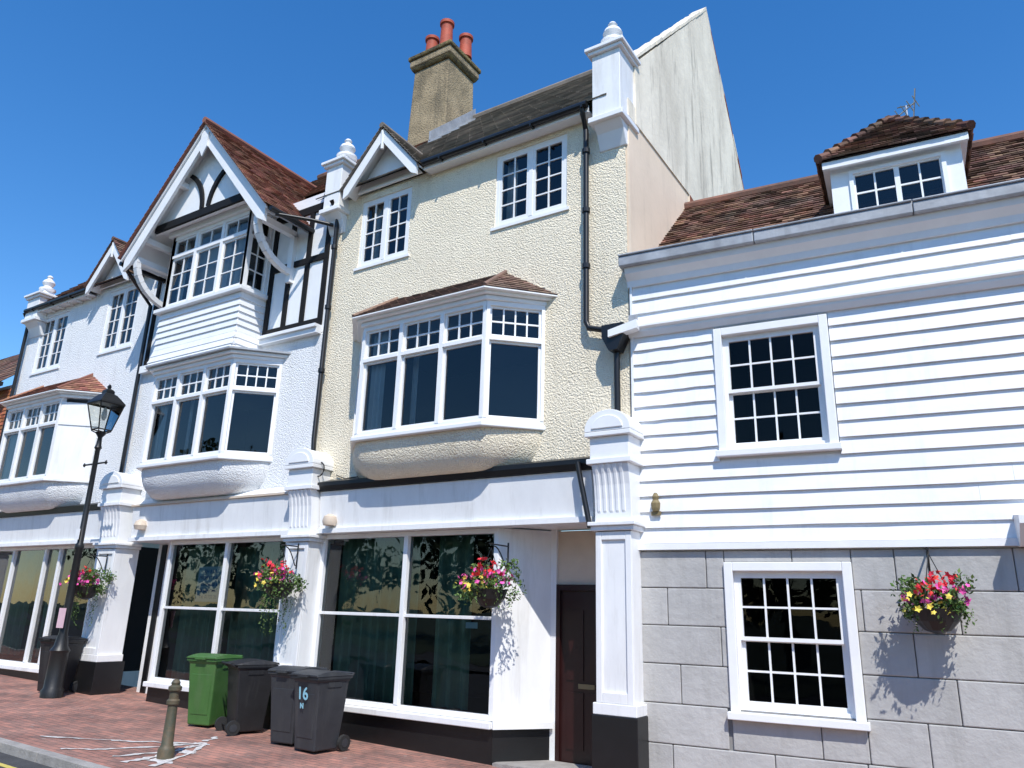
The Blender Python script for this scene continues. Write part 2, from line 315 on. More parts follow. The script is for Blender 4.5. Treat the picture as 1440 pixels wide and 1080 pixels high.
def pier_low(b,x0,x1):
    w=x1-x0; xc=(x0+x1)/2; g=gz(xc)
    b.box('pier_plinth',BLACK,x0-.02,x1+.02,-.33,.25,g-.3,.73)
    b.box('pier_shaft',WHITEW,x0+.03,x1-.03,-.28,.2,.731,2.85)
    b.box('pier_shaft',WHITEW,x0-.01,x1+.01,-.32,.2,.733,.86)
    for a,c in((x0+.03,x0+.11),(x1-.11,x1-.03)): b.box('pier_shaft',WHITEW,a,c,-.31,-.279,.861,2.84)
    b.box('pier_shaft',WHITEW,x0+.11,x1-.11,-.309,-.279,2.74,2.84); b.box('pier_shaft',WHITEW,x0+.11,x1-.11,-.309,-.279,.861,.98)
    b.box('pier_neck',WHITEW,x0-.02,x1+.02,-.345,.2,2.853,2.91); b.box('pier_neck',WHITEW,x0-.05,x1+.05,-.38,.2,2.912,2.96)
    prof=[(.2,2.961),(-.30,2.961),(-.30,3.1),(-.31,3.25),(-.33,3.42),(-.36,3.56),(-.40,3.68),(.2,3.68)]
    b.prism('pier_console',WHITE,prof,'x',x0+.02,x1-.02)
    k=5
    for i in range(k):
        a=x0+.06+(w-.12)*i/k; c=a+(w-.12)/k*.55
        pr=[(y-.012,z) for y,z in prof[1:-1]]; pr=[(-.28,3.02)]+pr[1:]+[(-.3,3.66)]
        b.prism('pier_console',WHITE,pr,'x',a,c)
    b.box('pier_cap',WHITE,x0-.04,x1+.04,-.43,.15,3.682,3.75); b.box('pier_cap',WHITE,x0-.0,x1+.0,-.40,.14,3.752,4.03)
    b.box('pier_cap',WHITE,x0-.05,x1+.05,-.46,.14,4.032,4.09)
    arc=[(x0-.05,4.092)]+[(xc-math.cos(t)*(w/2+.05),4.12+math.sin(t)*.25) for t in [math.pi*i/14 for i in range(15)]]+[(x1+.05,4.092)]
    b.prism('pier_cap_arch',WHITE,arc,'y',-.46,.12)
    arc2=[(xc-math.cos(t)*(w/2-.05),4.125+math.sin(t)*.17) for t in [math.pi*i/14 for i in range(15)]]
    b.prism('pier_cap_arch',WHITE,arc2,'y',-.475,-.43)
    for p in('pier_plinth','pier_shaft','pier_neck','pier_cap','pier_cap_arch','pier_console'): b.bev[p]=.008
def pier_top(b,x0,x1,z0=8.85,zt=10.05):
    xc=(x0+x1)/2; k=zt
    b.prism('parapet_pier',WHITE,[(.25,z0-.35),(-.02,z0-.35),(-.12,z0-.12),(-.24,z0),(.25,z0)],'x',x0+.03,x1-.03)
    b.box('parapet_pier',WHITE,x0-.03,x1+.03,-.3,.32,z0+.002,z0+.09); b.box('parapet_pier',WHITEW,x0+.02,x1-.02,-.25,.28,z0+.092,k)
    b.box('parapet_pier',WHITE,x0-.03,x1+.03,-.30,.33,k+.002,k+.06); b.box('parapet_pier',WHITE,x0-.07,x1+.07,-.34,.37,k+.062,k+.12)
    b.lathe('finial',WHITE,xc,.02,[(.33,k+.122),(.30,k+.18),(.2,k+.22),(.17,k+.28)],4,math.pi/4)
    b.lathe('finial',WHITE,xc,.02,[(r_,k+.28+z_) for r_,z_ in[(.14,0),(.2,.04),(.2,.08),(.12,.12),(.1,.15),(.13,.19),(.155,.25),(.13,.31),(.08,.35),(.05,.38),(.075,.42),(.05,.46),(.01,.48)]],20)
    b.bev['parapet_pier']=.01; b.smooth.add('finial')
def small_gable(b,xc,dirm=TILED,dz=0):
    y0=-.36; ap=10.2+dz; ft=9.2+dz; hw=.86
    b.prism('gable_panel',WHITE,[(xc-hw+.1,ft+.0),(xc+hw-.1,ft+.0),(xc,ap-.1)],'y',-.1,-.06)
    for s in(-1,1):
        q=[(xc,ap),(xc+s*hw,ft),(xc+s*hw,ft-.2),(xc+s*(hw-.12),ft-.14),(xc,ap-.26)]
        b.prism('gable_bargeboards',WHITE,q,'y',y0,y0+.05)
        q=[(xc,ap+.0),(xc+s*(hw+.03),ft-.02),(xc+s*(hw+.03),ft-.06),(xc,ap-.05)]
        b.prism('gable_soffit',WHITE,q,'y',y0+.052,.3)
        sl=V3((-s*hw,0,ap-ft)); L=sl.length+.06
        O=V3((xc+s*(hw+.05),y0-.04,ft-.02)); Vd=sl.normalized()
        tiles(b,'gable_roof_tiles',dirm,O,(0,1,0),Vd,[(0,0),(.4,0),(1.5,L),(0,L)],.165,.1,tk=.014)
    b.tube('gable_ridge',dirm,[(xc,y0-.05,ap+.05),(xc,1.0,ap+.05)],.055,8)
    b.tube('finial_drop',WHITE,[(xc,y0+.02,ap-.05),(xc,y0+.02,ap-.42)],[.05,.03],8)
def main_roof(b,x0,x1,m,tw=.3,th=.28,y0=-.24,skip=0.,z0=9.27):
    L=6.4; Vd=V3((0,1,1.0)).normalized(); s=skip
    tiles(b,'roof_tiles',m,(0,y0,z0),(1,0,0),Vd,[(x0,s),(x1,s),(x1,L),(x0,L)],tw,th,tk=.022)
    zr=z0+L*.7071; yr=y0+L*.7071
    b.quad('rear_roof',m,(x0,yr,zr),(x1,yr,zr),(x1,yr+5,zr-7.5),(x0,yr+5,zr-7.5))
    b.tube('ridge_tiles',m,[(x0,yr,zr+.05),(x1,yr,zr+.05)],.1,8)
def eave(b,x0,x1,dz=0,raf=True):
    b.tube('gutter',BLACK,[(x0,-.27,9.23+dz),(x1,-.27,9.23+dz)],.055,10)
    b.box('soffit',WHITE,x0,x1,-.21,-.0,9.15+dz,9.17+dz); b.box('eave_fascia',WHITE,x0,x1,-.215,-.19,9.13+dz,9.25+dz)
    x=x0+.15
    while x<x1 and raf: b.box('rafter_ends',WHITE,x,x+.05,-.16,-.005,9.1+dz,9.149+dz); x+=.42
    x=x0+.4
    while x<x1: b.box('gutter_brackets',BLACK,x,x+.03,-.335,-.19,9.16+dz,9.2+dz); x+=.9
def shopfront(b,x0,x1,mull,fas0,fas1,dark=False,fm=WHITE):
    f=FR; z0,z1=.47,2.98
    g=gz(x0)-.3
    b.box('shop_stallriser',BLACK,x0,x1,-.0,.12,g,.38)
    b.box('shop_sill',fm,x0-.02,x1+.02,-.1,.12,.382,.465)
    frame(b,f,x0,x1,z0,z1,.07,-.12,-.0,part='shop_frame')
    for x in mull: b.lbox('shop_frame',fm,f,x-.04,x+.04,-.115,.005,z0+.07,z1-.07)
    xs=[x0+.07]+[m for m in mull]+[x1-.07]
    for i in range(len(xs)-1):
        a=xs[i]+(.04 if i else 0); c=xs[i+1]-(.04 if i<len(xs)-2 else 0)
        if not dark: b.lbox('shop_frame',fm,f,a,c,-.1,-.02,1.74,1.785)
        t=[U(-.004,.004) for _ in range(3)]
        b.quad('shop_glass',SGLASS,f.p(a,-.06+t[0],z0+.05),f.p(c,-.06+t[1],z0+.05),f.p(c,-.06+t[1]+t[2],z1-.05),f.p(a,-.06+t[0]+t[2],z1-.05))
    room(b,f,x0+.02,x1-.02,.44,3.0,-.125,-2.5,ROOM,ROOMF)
    b.prism('shop_fascia',fm,[(.1,3.06),(-.14,3.06),(-.2,3.66),(.1,3.66)],'x',fas0,fas1)
    b.box('fascia_moulding',fm,fas0,fas1,-.2,.1,2.985,3.058)
    b.bev['shop_fascia']=.006; b.bev['shop_sill']=.01; b.bev['shop_frame']=.004
# ================================================================== CREAM HOUSE
c=B('cream_rendered_townhouse')
W1=(-9.2,-8.02,7.72,9.06); W2=(-6.22,-4.9,7.74,9.06)
wall(c,'front_wall',CREAM,FR,-9.85,-3.92,3.7,9.22,[W1,W2,(-8.9,-5.3,4.4,6.18)])
casements(c,*W1); casements(c,*W2)
baywin(c,-7.08,CREAM,'tile',TILEB)
shopfront(c,-9.4,-5.95,[-7.62],-9.35,-4.4,fm=WHITEW)
curtain(c,FR,-9.3,-7.7,.5,2.95,-.4,CURT,.05,.2); curtain(c,FR,-7.45,-6.75,.5,2.95,-.55,CURT,.05,.22); curtain(c,FR,-6.6,-6.05,.5,2.6,-.9,CURT,.05,.22)
c.box('window_card',POST,-6.5,-6.3,.075,.08,1.62,1.7)
c.prism('black_fascia_cap',BLACK,[(.05,3.665),(-.24,3.665),(-.27,3.74),(-.27,3.80),(.05,3.90)],'x',-9.4,-4.35)
fr=F((-5.95,0,0),(.5,.62,0),(.62,-.5,0))
c.lbox('entrance_panel',WHITEW,fr,.0,.80,-.06,.0,.47,2.98); c.lbox('entrance_sill',WHITE,fr,-.02,.82,-.06,.09,.384,.465); c.lbox('entrance_plinth',BLACK,fr,0,.8,-.05,.01,-.4,.38)
c.box('entrance_wall',WHITEW,-5.46,-5.36,.62,.75,-.3,3.0); c.box('door_frame',DOOR,-5.36,-5.3,.62,.72,-.3,2.24); c.box('door_frame',DOOR,-4.5,-4.44,.62,.72,-.3,2.24)
c.box('door_frame',DOOR,-5.3,-4.5,.62,.72,2.16,2.24); c.box('fanlight_panel',BEIGE,-5.36,-4.44,.67,.7,2.24,2.98)
c.box('front_door',DOOR,-5.3,-4.5,.66,.7,-.1,2.16)
for z0,z1 in((.15,.85),(1.0,1.9)):
    for x0,x1 in((-5.2,-4.95),(-4.85,-4.6)): c.box('front_door',DOOR,x0,x1,.645,.661,z0,z1)
c.box('letter_plate',BRASS,-5.02,-4.78,.635,.645,.9,.96)
c.box('entrance_ceiling',WHITEW,-6.0,-4.2,.1,.8,3.0,3.05); c.box('entrance_side',WHITEW,-4.44,-4.33,.2,.8,-.3,3.0)
c.box('door_step',KERB,-5.9,-4.3,-.05,.62,-.35,gz(-5)+.06)
main_roof(c,-10.2,-4.1,TILEG); eave(c,-7.6,-4.42,raf=False); small_gable(c,-8.5,TILEG)
pier_top(c,-4.36,-3.86,8.85); pier_low(c,-4.32,-3.78)
def sidewall(part,m,poly): c.prism(part,m,poly,'x',-4.12,-3.85)
sidewall('gable_wall',SIDE,[(.26,9.0),(.26,10.1),(4.25,14.33),(6.45,10.98),(8.2,8.2),(8.2,7.5),(2.6,7.5),(2.6,9.0)])
c.prism('lower_flank',SIDE2,[(.02,3.7),(.02,8.995),(2.599,8.995),(2.599,3.7)],'x',-4.1,-3.87)
c.prism('gable_wall',SIDE,[(.0,9.0),(.0,9.3),(.258,9.3),(.258,9.0)],'x',-4.1,-3.86)
for i in range(16):
    t0,t1=i/16,(i+1)/16; y0=.2+4.05*t0; y1=.2+4.05*t1; e=U(.0,.035); za=10.12+4.21*t0;zb=10.12+4.21*t1
    c.prism('gable_coping',SIDE,[(y0+.004,za-.01),(y1-.004,zb-.01),(y1-.004,zb+.04+e),(y0+.004,za+.04+e)],'x',-4.15,-3.84+U(-.008,.008))
for i in range(16):
    t0,t1=i/16,(i+1)/16; y0=4.252+3.95*t0; y1=4.252+3.95*t1; za=14.33-6.1*t0; zb=14.33-6.1*t1; e=U(.0,.03)
    c.prism('gable_coping',BRICKR if i%3 else SIDE,[(y0,za-.01),(y1,zb-.01),(y1,zb+.06+e),(y0,za+.06+e)],'x',-4.15,-3.84+U(-.008,.008))
c.prism('brick_patch',BRICKR,[(2.601,7.5),(2.601,8.99),(3.3,8.9),(3.3,7.5)],'x',-4.1,-3.84)
def pipe(b,pts,r=.042): 
    b.tube('downpipes',BLACK,pts,r,10); b.smooth.add('downpipes')
pipe(c,[(-4.5,-.27,9.2),(-4.5,-.25,9.1),(-4.52,-.1,8.9),(-4.52,-.1,5.78),(-4.48,-.1,5.68),(-4.15,-.1,5.58)])
for z in(8.5,7.5,6.6): c.lathe('pipe_collars',BLACK,-4.52,-.1,[(.06,z),(.06,z+.07)],12)
c.prism('rainwater_hopper',BLACK,[(-4.22,5.62),(-3.9,5.62),(-3.9,5.45),(-4.0,5.25),(-4.12,5.25),(-4.22,5.45)],'y',-.24,-.02)
pipe(c,[(-4.06,-.1,5.3),(-4.06,-.1,4.35)])
pipe(c,[(-9.72,-.3,9.12),(-9.72,-.1,8.9),(-9.74,-.1,4.6),(-9.68,-.14,4.4),(-9.72,-.12,4.1)])
for z in(8.2,7.,5.8): c.lathe('pipe_collars',BLACK,-9.73,-.1,[(.06,z),(.06,z+.07)],12)
pipe(c,[(-4.55,-.3,3.75),(-4.5,-.3,3.5),(-4.36,-.32,2.9)],.035)
c.tube('cables',BLACK,[(-9.2,-.02,3.95),(-9.0,-.02,3.88),(-8.0,-.03,3.93),(-6.5,-.03,3.9)],.008,5)
ring=[(-9.35+.12*math.cos(t),-.28,4.02+.12*math.sin(t)) for t in [i*.5 for i in range(14)]]; c.tube('cables',BLACK,ring,.012,5)
c.lathe('alarm_bell',BEIGE,-9.05,-.22,[(.1,3.1),(.12,3.16),(.1,3.24),(.03,3.28)],12)
c.smooth.add('alarm_bell')
cx0,cx1,cy0,cy1=-11.15,-9.98,3.2,4.35
def tap(z0,z1,e0,e1,m,part='chimney_stack'):
    a=[(cx0-e0,cy0-e0),(cx1+e0,cy0-e0),(cx1+e0,cy1+e0),(cx0-e0,cy1+e0)]; d=[(cx0-e1,cy0-e1),(cx1+e1,cy0-e1),(cx1+e1,cy1+e1),(cx0-e1,cy1+e1)]
    c.prism(part,m,a,'z',z0,z1,scale1=d)
tap(11.8,15.0,.03,-.04,CHIM); tap(15.001,15.1,.0,.05,CHIMD); tap(15.101,15.3,.06,.06,CHIM); tap(15.301,15.42,.1,.1,CHIMD); tap(15.421,15.72,.06,-.22,CHIMD)
c.bev['chimney_stack']=.03
for px,py,h,rr in((-10.9,3.6,.62,.17),(-10.35,3.5,.8,.17),(-10.1,4.0,.62,.17),(-10.7,4.05,.62,.17)):
    c.lathe('chimney_pots',POT,px,py,[(rr*1.05,15.55),(rr,15.65),(rr*.88,15.5+h),(rr*1.1,15.51+h),(rr*1.12,15.59+h),(rr*.85,15.61+h),(rr*.8,15.45+h)],16)
c.smooth.add('chimney_pots')
c.prism('lead_flashing',LEAD,[(2.6,12.2),(4.3,13.85),(4.3,14.15),(2.6,12.45)],'x',-9.94,-9.9)
for i in range(5): c.box('lead_flashing',LEAD,-9.96,-9.6,2.6+i*.32,2.9+i*.32,12.15+i*.32,12.22+i*.32)
c.done()
# ================================================================== HALF TIMBERED HOUSE
h=B('half_timbered_gabled_house')
wall(h,'front_wall',WROUGH,FR,-15.5,-9.87,3.7,6.62,[(-14.5,-10.95,4.4,6.18)])
wall(h,'upper_wall',WHITE,FR,-15.5,-9.87,6.63,9.6,[])
h.box('string_course',WHITE,-11.5,-9.95,-.12,-.002,6.6,6.7); h.box('string_course',WHITE,-11.5,-9.95,-.17,-.002,6.702,6.76)
h.box('string_course',WHITE,-15.4,-14.25,-.12,-.002,6.6,6.76)
baywin(h,-12.72,WROUGH,'lead')
def tv(x0,x1,z0,z1): h.box('timber_framing',TIMBER,x0,x1,-.035,-.001,z0,z1)
def th_(x0,x1,z0,z1): h.box('timber_framing',TIMBER,x0,x1,-.038,-.001,z0,z1)
for s,xa,xb in((1,-11.55,-9.95),(-1,-15.4,-14.25)):
    th_(xa,xb,6.78,6.92); th_(xa,xb,8.12,8.24); th_(xa,xb,9.2,9.36)
    n=3
    for i in range(n+1):
        x=xa+(xb-xa-.11)*i/n
        tv(x,x+.11,6.92,8.12); tv(x,x+.11,8.24,9.2)
for k,(f,L) in enumerate(((F((-14.17,-.56,0),(1,0,0),(0,-1,0)),2.54),(F((-11.63,-.56,0),(0,1,0),(1,0,0)),.56),(F((-14.17,0,0),(0,-1,0),(-1,0,0)),.56))):
    for j in range(9):
        z=6.36+j*.135; fl=.1*max(0,(3-j))/3
        vs=[f.p(-.02-fl*.5,.035+fl,z),f.p(L+.02+fl*.5,.035+fl,z),f.p(L,.005+fl*.7,z+.15),f.p(0,.005+fl*.7,z+.15),f.p(0,-.02,z),f.p(L,-.02,z),f.p(L,-.02,z+.15),f.p(0,-.02,z+.15)]
        h.add('oriel_weatherboards',BOARD,vs,[(0,1,2,3),(0,1,5,4),(0,3,7,4),(1,2,6,5),(3,2,6,7)])
h.box('oriel_sill',WHITE,-14.28,-11.52,-.68,-.0,7.58,7.66); h.box('oriel_head',WHITE,-14.25,-11.55,-.64,-.0,9.34,9.45)
h.bev['oriel_sill']=.01
room(h,FR,-14.1,-11.7,7.62,9.4,.5,-1.5)
f=F((-14.17,-.57,0),(1,0,0),(0,-1,0)); L=2.54
frame(h,f,0,L,7.662,9.338,.08,-.1,0,part='oriel_frame')
for j in(1,2): h.lbox('oriel_frame',WHITE,f,L*j/3-.04,L*j/3+.04,-.1,.004,7.742,9.258)
for j in range(3):
    a=L*j/3+(.04 if j else .08); d=L*(j+1)/3-(.04 if j<2 else .08)
    h.lbox('oriel_frame',WHITE,f,a,d,-.1,.006,8.83,8.89)
    lattice(h,f,a,d,7.742,8.83,2,3,sash=.04); lattice(h,f,a,d,8.89,9.258,2,1,sash=.04)
    if j!=1: curtain(h,f,a+.02,a+.24,7.7,9.3,-.2,SHEER,.02)
for f in(F((-11.63,-.57,0),(0,1,0),(1,0,0)),F((-14.17,0,0),(0,-1,0),(-1,0,0))):
    frame(h,f,0,.57,7.662,9.338,.06,-.08,-.004,part='oriel_frame'); h.lbox('oriel_frame',WHITE,f,.06,.51,-.08,.0,8.83,8.89)
    lattice(h,f,.06,.51,7.722,8.83,2,3,sash=.035); lattice(h,f,.06,.51,8.89,9.278,2,1,sash=.035)
gx=-12.84; ap=11.36; ft=9.0; hw=2.13; gy=-1.05
h.prism('gable_panel',WHITE,[(gx-1.72,9.4),(gx+1.72,9.4),(gx,11.25)],'y',-.80,-.74)
h.box('gable_soffit',WHITE,gx-1.75,gx+1.75,-.74,.3,9.46,9.5)
h.box('timber_framing',TIMBER,gx-1.6,gx+1.5,-.86,-.801,9.40,9.56)
def arc(p0,p1,bul,w=.1,n=10,y0=-.85,y1=-.802,part='timber_framing',m=TIMBER):
    p0=V3((p0[0],0,p0[1]));p1=V3((p1[0],0,p1[1])); d=p1-p0; nn=V3((-d.z,0,d.x)).normalized()
    A=[];Bq=[]
    for i in range(n+1):
        t=i/n; q=p0+d*t+nn*bul*4*t*(1-t); A.append((q.x+nn.x*w/2,q.z+nn.z*w/2)); Bq.append((q.x-nn.x*w/2,q.z-nn.z*w/2))
    for i in range(n):
        h.prism(part,m,[A[i],A[i+1],Bq[i+1],Bq[i]],'y',y0,y1)
arc((gx-.1,9.57),(gx-.62,10.5),-.14); arc((gx+.1,9.57),(gx+.66,10.4),.14)
for s in(-1,1):
    q=[(gx,ap),(gx+s*(hw+.1),ft-.12),(gx+s*(hw+.1),ft-.42),(gx+s*(hw-.12),ft-.3),(gx,ap-.36)]
    h.prism('bargeboards',WHITE,q,'y',gy,gy+.06)
    q=[(gx,ap+.07),(gx+s*(hw+.16),ft-.12),(gx+s*(hw+.16),ft-.2),(gx,ap-.02)]
    h.prism('barge_mould',WHITE,q,'y',gy-.04,gy+.0-.002)
    q=[(gx,ap-.03),(gx+s*(hw+.1),ft-.16),(gx+s*(hw+.1),ft-.2),(gx,ap-.09)]
    h.prism('verge_soffit',WHITE,q,'y',gy+.062,.2)
    for t in(.35,.8):
        x=gx+s*hw*t; z=ap-(ap-ft)*t-.2; h.box('purlins',WHITE,x-.06,x+.06,gy+.065,-.3,z-.12,z)
    sl=V3((-s*(hw+.2),0,(ap-ft)+.22)); L=sl.length; O=V3((gx+s*(hw+.2),gy-.1,ft-.14)); Vd=sl.normalized()
    tiles(h,'gable_roof_tiles',TILER,O,(0,1,0),Vd,[(0,0),(1.3,0),(3.3,L+.02),(0,L+.02)],.165,.1,tk=.015)
    h.tube('gutter',BLACK,[(gx+s*(hw+.24),gy,ft-.2),(gx+s*(hw+.24),.1,ft-.2)],.055,8)
    xb=gx+s*(hw-.22); pts=[]
    for i in range(9):
        t=i/8*math.pi/2; pts.append((xb,-.02-(.92)*math.sin(t),8.0+.78*(1-math.cos(t))))
    for i in range(8): h.beam('gable_brackets',WHITE,pts[i],pts[i+1],.11,.11,up=(1,0,0))
    h.box('gable_brackets',WHITE,xb-.06,xb+.06,-.1,-.001,7.8,8.78); h.box('gable_brackets',WHITE,xb-.06,xb+.06,gy+.07,-.05,8.75,8.87)
h.tube('gable_ridge',TILER,[(gx,gy-.1,ap+.12),(gx,2.4,ap+.12)],.07,8)
h.prism('apex_pendant',WHITE,[(gx-.12,ap-.1),(gx+.12,ap-.1),(gx+.12,ap-.5),(gx,ap-.72),(gx-.12,ap-.5)],'y',gy-.03,gy-.001)
main_roof(h,-15.45,-10.22,TILED,skip=1.6)
shopfront(h,-13.5,-10.2,[-11.8],-14.6,-9.95,fm=WHITEW)
h.box('fascia_cap',BEIGE,-14.6,-9.95,-.24,.05,3.663,3.70); h.prism('fascia_cap',WHITEW,[(.02,3.701),(-.22,3.701),(-.02,3.83)],'x',-14.6,-9.95)
curtain(h,FR,-13.4,-12.3,.5,2.9,-.4,CURT,.05,.2); curtain(h,FR,-11.7,-10.3,.5,2.9,-.5,CURT,.05,.2); curtain(h,FR,-12.3,-11.9,.5,2.9,-.7,CURT,.05,.2)
pier_low(h,-9.93,-9.36); pier_low(h,-15.45,-14.75); pier_top(h,-10.0,-9.55,8.9,9.88); pier_top(h,-15.3,-14.8,9.2)
h.box('entrance_wall',WHITEW,-14.75,-13.5,.6,.7,-.1,3.0); h.box('entrance_side',WHITEW,-13.6,-13.5,.121,.6,-.1,3.0); h.box('entrance_ceiling',WHITEW,-14.75,-13.5,.1,.7,3.0,3.05)
h.box('front_door',BLACK,-14.6,-14.45,.57,.599,0,2.98)
h.box('pier_infill',WHITEW,-10.2,-9.85,-.02,.1,gz(-10),2.98)
pipe(h,[(-15.15,-1.0,8.75),(-15.3,-.5,8.45),(-15.42,-.1,8.2),(-15.42,-.1,4.25)])
pipe(h,[(-10.5,-.9,8.75),(-10.1,-.4,8.76),(-9.8,-.12,8.7)],.035)
h.lathe('alarm_bell',BEIGE,-14.2,-.22,[(.1,3.2),(.13,3.28),(.1,3.36),(.03,3.4)],12)
h.done()
# ================================================================== LEFT HOUSE
l=B('white_roughcast_townhouse')
W3=(-17.4,-16.12,7.42,8.98); W4=(-20.45,-19.15,7.36,8.86)
wall(l,'front_wall',WROUGH,FR,-21.2,-15.5,3.7,9.22,[W3,W4,(-20.4,-16.8,4.4,6.18)])
casements(l,*W3); casements(l,*W4)
baywin(l,-18.6,WROUGH,'tile',TILER,board=True,wm=WHITEW)
shopfront(l,-20.5,-15.9,[-19.4,-18.0,-17.4],-20.7,-15.4,dark=True,fm=WHITEW)
curtain(l,FR,-20.4,-19.5,.6,2.9,-.6,CURT,.05,.25); curtain(l,FR,-18.6,-18.2,.6,2.9,-.5,CURT,.05,.25)
l.prism('black_fascia_cap',BLACK,[(.05,3.665),(-.24,3.665),(-.26,3.78),(.05,3.88)],'x',-20.7,-15.5)
main_roof(l,-21.0,-15.46,TILED,tw=.3,z0=9.12); eave(l,-20.9,-18.0,-.15); small_gable(l,-17.0,TILED,-.1)
pier_top(l,-20.95,-20.3,8.75,9.4); pier_low(l,-21.1,-20.5)
pipe(l,[(-20.95,-.27,9.05),(-21.0,-.1,8.8),(-21.05,-.1,4.2)])
l.box('pier_infill',WHITEW,-15.9,-15.4,-.02,.1,0,2.98)
l.done()
t=B('tile_hung_house')
tiles(t,'tile_hanging',TILEO,(-30,-.02,0),(1,0,0),(0,0,1),[(0,3.2),(8.75,3.2),(8.75,7.1),(0,7.1)],.165,.1,tk=.014)
t.box('walls',WHITEW,-30,-21.26,0,8,-.5,7.2); t.box('shop_fascia',WHITEW,-30,-21.3,-.25,-.001,2.6,3.15)
t.box('eave_gutter',BLACK,-30,-21.2,-.4,-.28,7.08,7.18); tiles(t,'roof_tiles',TILED,(-30,-.42,7.12),(1,0,0),(0,1,.9),[(0,0),(8.8,0),(8.8,4),(0,4)],.3,.28)
t.done()
# ================================================================== WEATHERBOARDED HOUSE
MR=Matrix.Translation((-3.85,0,0))@Matrix.Rotation(math.radians(5.5),4,'Z')
r=B('weatherboarded_house',MR)
SE=9.0
wu=(1.17,2.33,3.83,5.30); wl=(1.15,2.33,.88,2.38)
wall(r,'wall_core',WHITE,FR,-.05,SE,2.62,6.4,[wu],rev=.12,revm=WHITE)
wall(r,'masonry_core',JOINT,FR,-.05,SE,-.8,2.62,[wl],rev=.12,revm=WHITE)
def ints(z0,z1,op):
    if z1>op[2] and z0<op[3]: return [(0.0,op[0]),(op[1],SE)]
    return [(0.0,SE)]
def boards(z0,n,hh,op,x0=-.02):
    for j in range(n):
        z=z0+j*hh
        for a,d in ints(z+.02,z+hh-.02,op):
            q=a
            while q<d-.01:
                e=min(d,q+U(3.5,6.2)); 
                if d-e<1.6: e=d
                jz=U(-.003,.003); k=U(-.003,.003)
                f=FR; n_=8; vs=[]
                for i in range(n_+1):
                    x=q+.001+(e-q-.002)*i/n_; wz=U(-.004,.004); wn=U(-.004,.004)
                    vs+=[f.p(x,.045+k+wn,z+jz+wz),f.p(x,.012,z+hh+.012),f.p(x,.016,z+jz+wz-.002)]
                fs=[]
                for i in range(n_): fs+=[(3*i,3*i+3,3*i+4,3*i+1),(3*i,3*i+3,3*i+5,3*i+2)]
                fs+=[(0,1,2),(3*n_,3*n_+1,3*n_+2)]
                r.add('weatherboards',BOARD,vs,fs)
                q=e
boards(2.71,14,.1955,(1.07,2.44,3.73,5.38)); boards(5.58,3,.2,(0,0,0,0))
r.box('corner_board',WHITE,-.03,.0,-.055,.1,2.7,6.2)
r.box('drip_board',WHITE,-.03,SE,-.09,-.001,2.63,2.705); 
r.prism('moulding',WHITE,[(0,5.44),(-.06,5.44),(-.1,5.5),(-.1,5.53),(-.15,5.55),(-.15,5.58),(0,5.6)],'x',-.05,SE)
r.prism('cornice',WHITE,[(0,6.18),(-.06,6.18),(-.08,6.26),(-.17,6.34),(-.19,6.42),(0,6.42)],'x',-.06,SE)
x=-.12
while x<SE:
    e=min(x+1.8,SE); dz=U(-.006,.006)
    r.box('lead_gutter',LEAD,x+.004,e-.004,-.27,.02,6.423,6.56+dz); r.box('lead_gutter',LEAD,x+.002,e-.002,-.29,-.1,6.562+dz,6.59+dz); x=e
r.bev['lead_gutter']=.012
r.box('gutter_floor',LEAD,-.1,SE,.02,.5,6.3,6.4)
r.prism('rainwater_head',WHITE,[(-.28,5.42),(.12,5.5),(.12,5.62),(-.28,5.52)],'y',-.26,-.12); r.box('rainwater_head',LEAD,.0,.1,-.22,-.13,5.6,5.7)
for (x0,x1,z0,z1),sl in ((wu,0),(wl,1)):
    f=FR; aw=.1
    r.box('architraves',WHITE,x0-aw,x0,-.07,-.001,z0-.02,z1+aw); r.box('architraves',WHITE,x1,x1+aw,-.07,-.001,z0-.02,z1+aw)
    r.box('architraves',WHITE,x0,x1,-.067,-.001,z1,z1+aw); r.box('architraves',WHITE,x0-aw-.03,x1+aw+.03,-.12,-.001,z0-.1,z0-.021)
    frame(r,f,x0,x1,z0,z1,.04,-.12,-.015,part='sash_boxes')
    zm=(z0+z1)/2
    lattice(r,f,x0+.04,x1-.04,zm-.015,z1-.04,4,2,sash=.035,bar=.022,n=-.04,glass=GLASSD); lattice(r,f,x0+.04,x1-.04,z0+.04,zm+.012,4,2,sash=.04,bar=.022,n=-.092,glass=GLASSD)
    room(r,f,x0+.01,x1-.01,z0+.01,z1-.01,-.121,-1.6)
r.bev['architraves']=.008
ch=.432; top=2.615
op=(wl[0]-.1,wl[1]+.1,wl[2]-.1,wl[3]+.1)
for j in range(8):
    z1=top-j*ch; z0=z1-ch
    off=-.55 if j%2 else -.05
    x=off+ (0.0)
    while x<SE:
        e=x+1.0+U(-.12,.12)
        if e>SE: e=SE+.01
        a,d=(max(x,-.03),min(e,SE))
        segs=[(a,d,z0,z1)]
        if z1>op[2] and z0<op[3] and d>op[0] and a<op[1]:
            segs=[]
            if a<op[0]: segs.append((a,op[0]-.0,z0,z1))
            if d>op[1]: segs.append((op[1],d,z0,z1))
            am=max(a,op[0]);dm=min(d,op[1])
            if z1>op[3]: segs.append((am,dm,op[3],z1))
            if z0<op[2]: segs.append((am,dm,z0,op[2]))
        for (a2,d2,y0,y1) in segs:
            if d2-a2>.05 and y1-y0>.05: r.box('masonry_blocks',STONE,a2+.004,d2-.004,-.03+U(-.003,.003),.0,y0+.004,y1-.004)
        x=e
r.bev['masonry_blocks']=.011
zr0=6.22
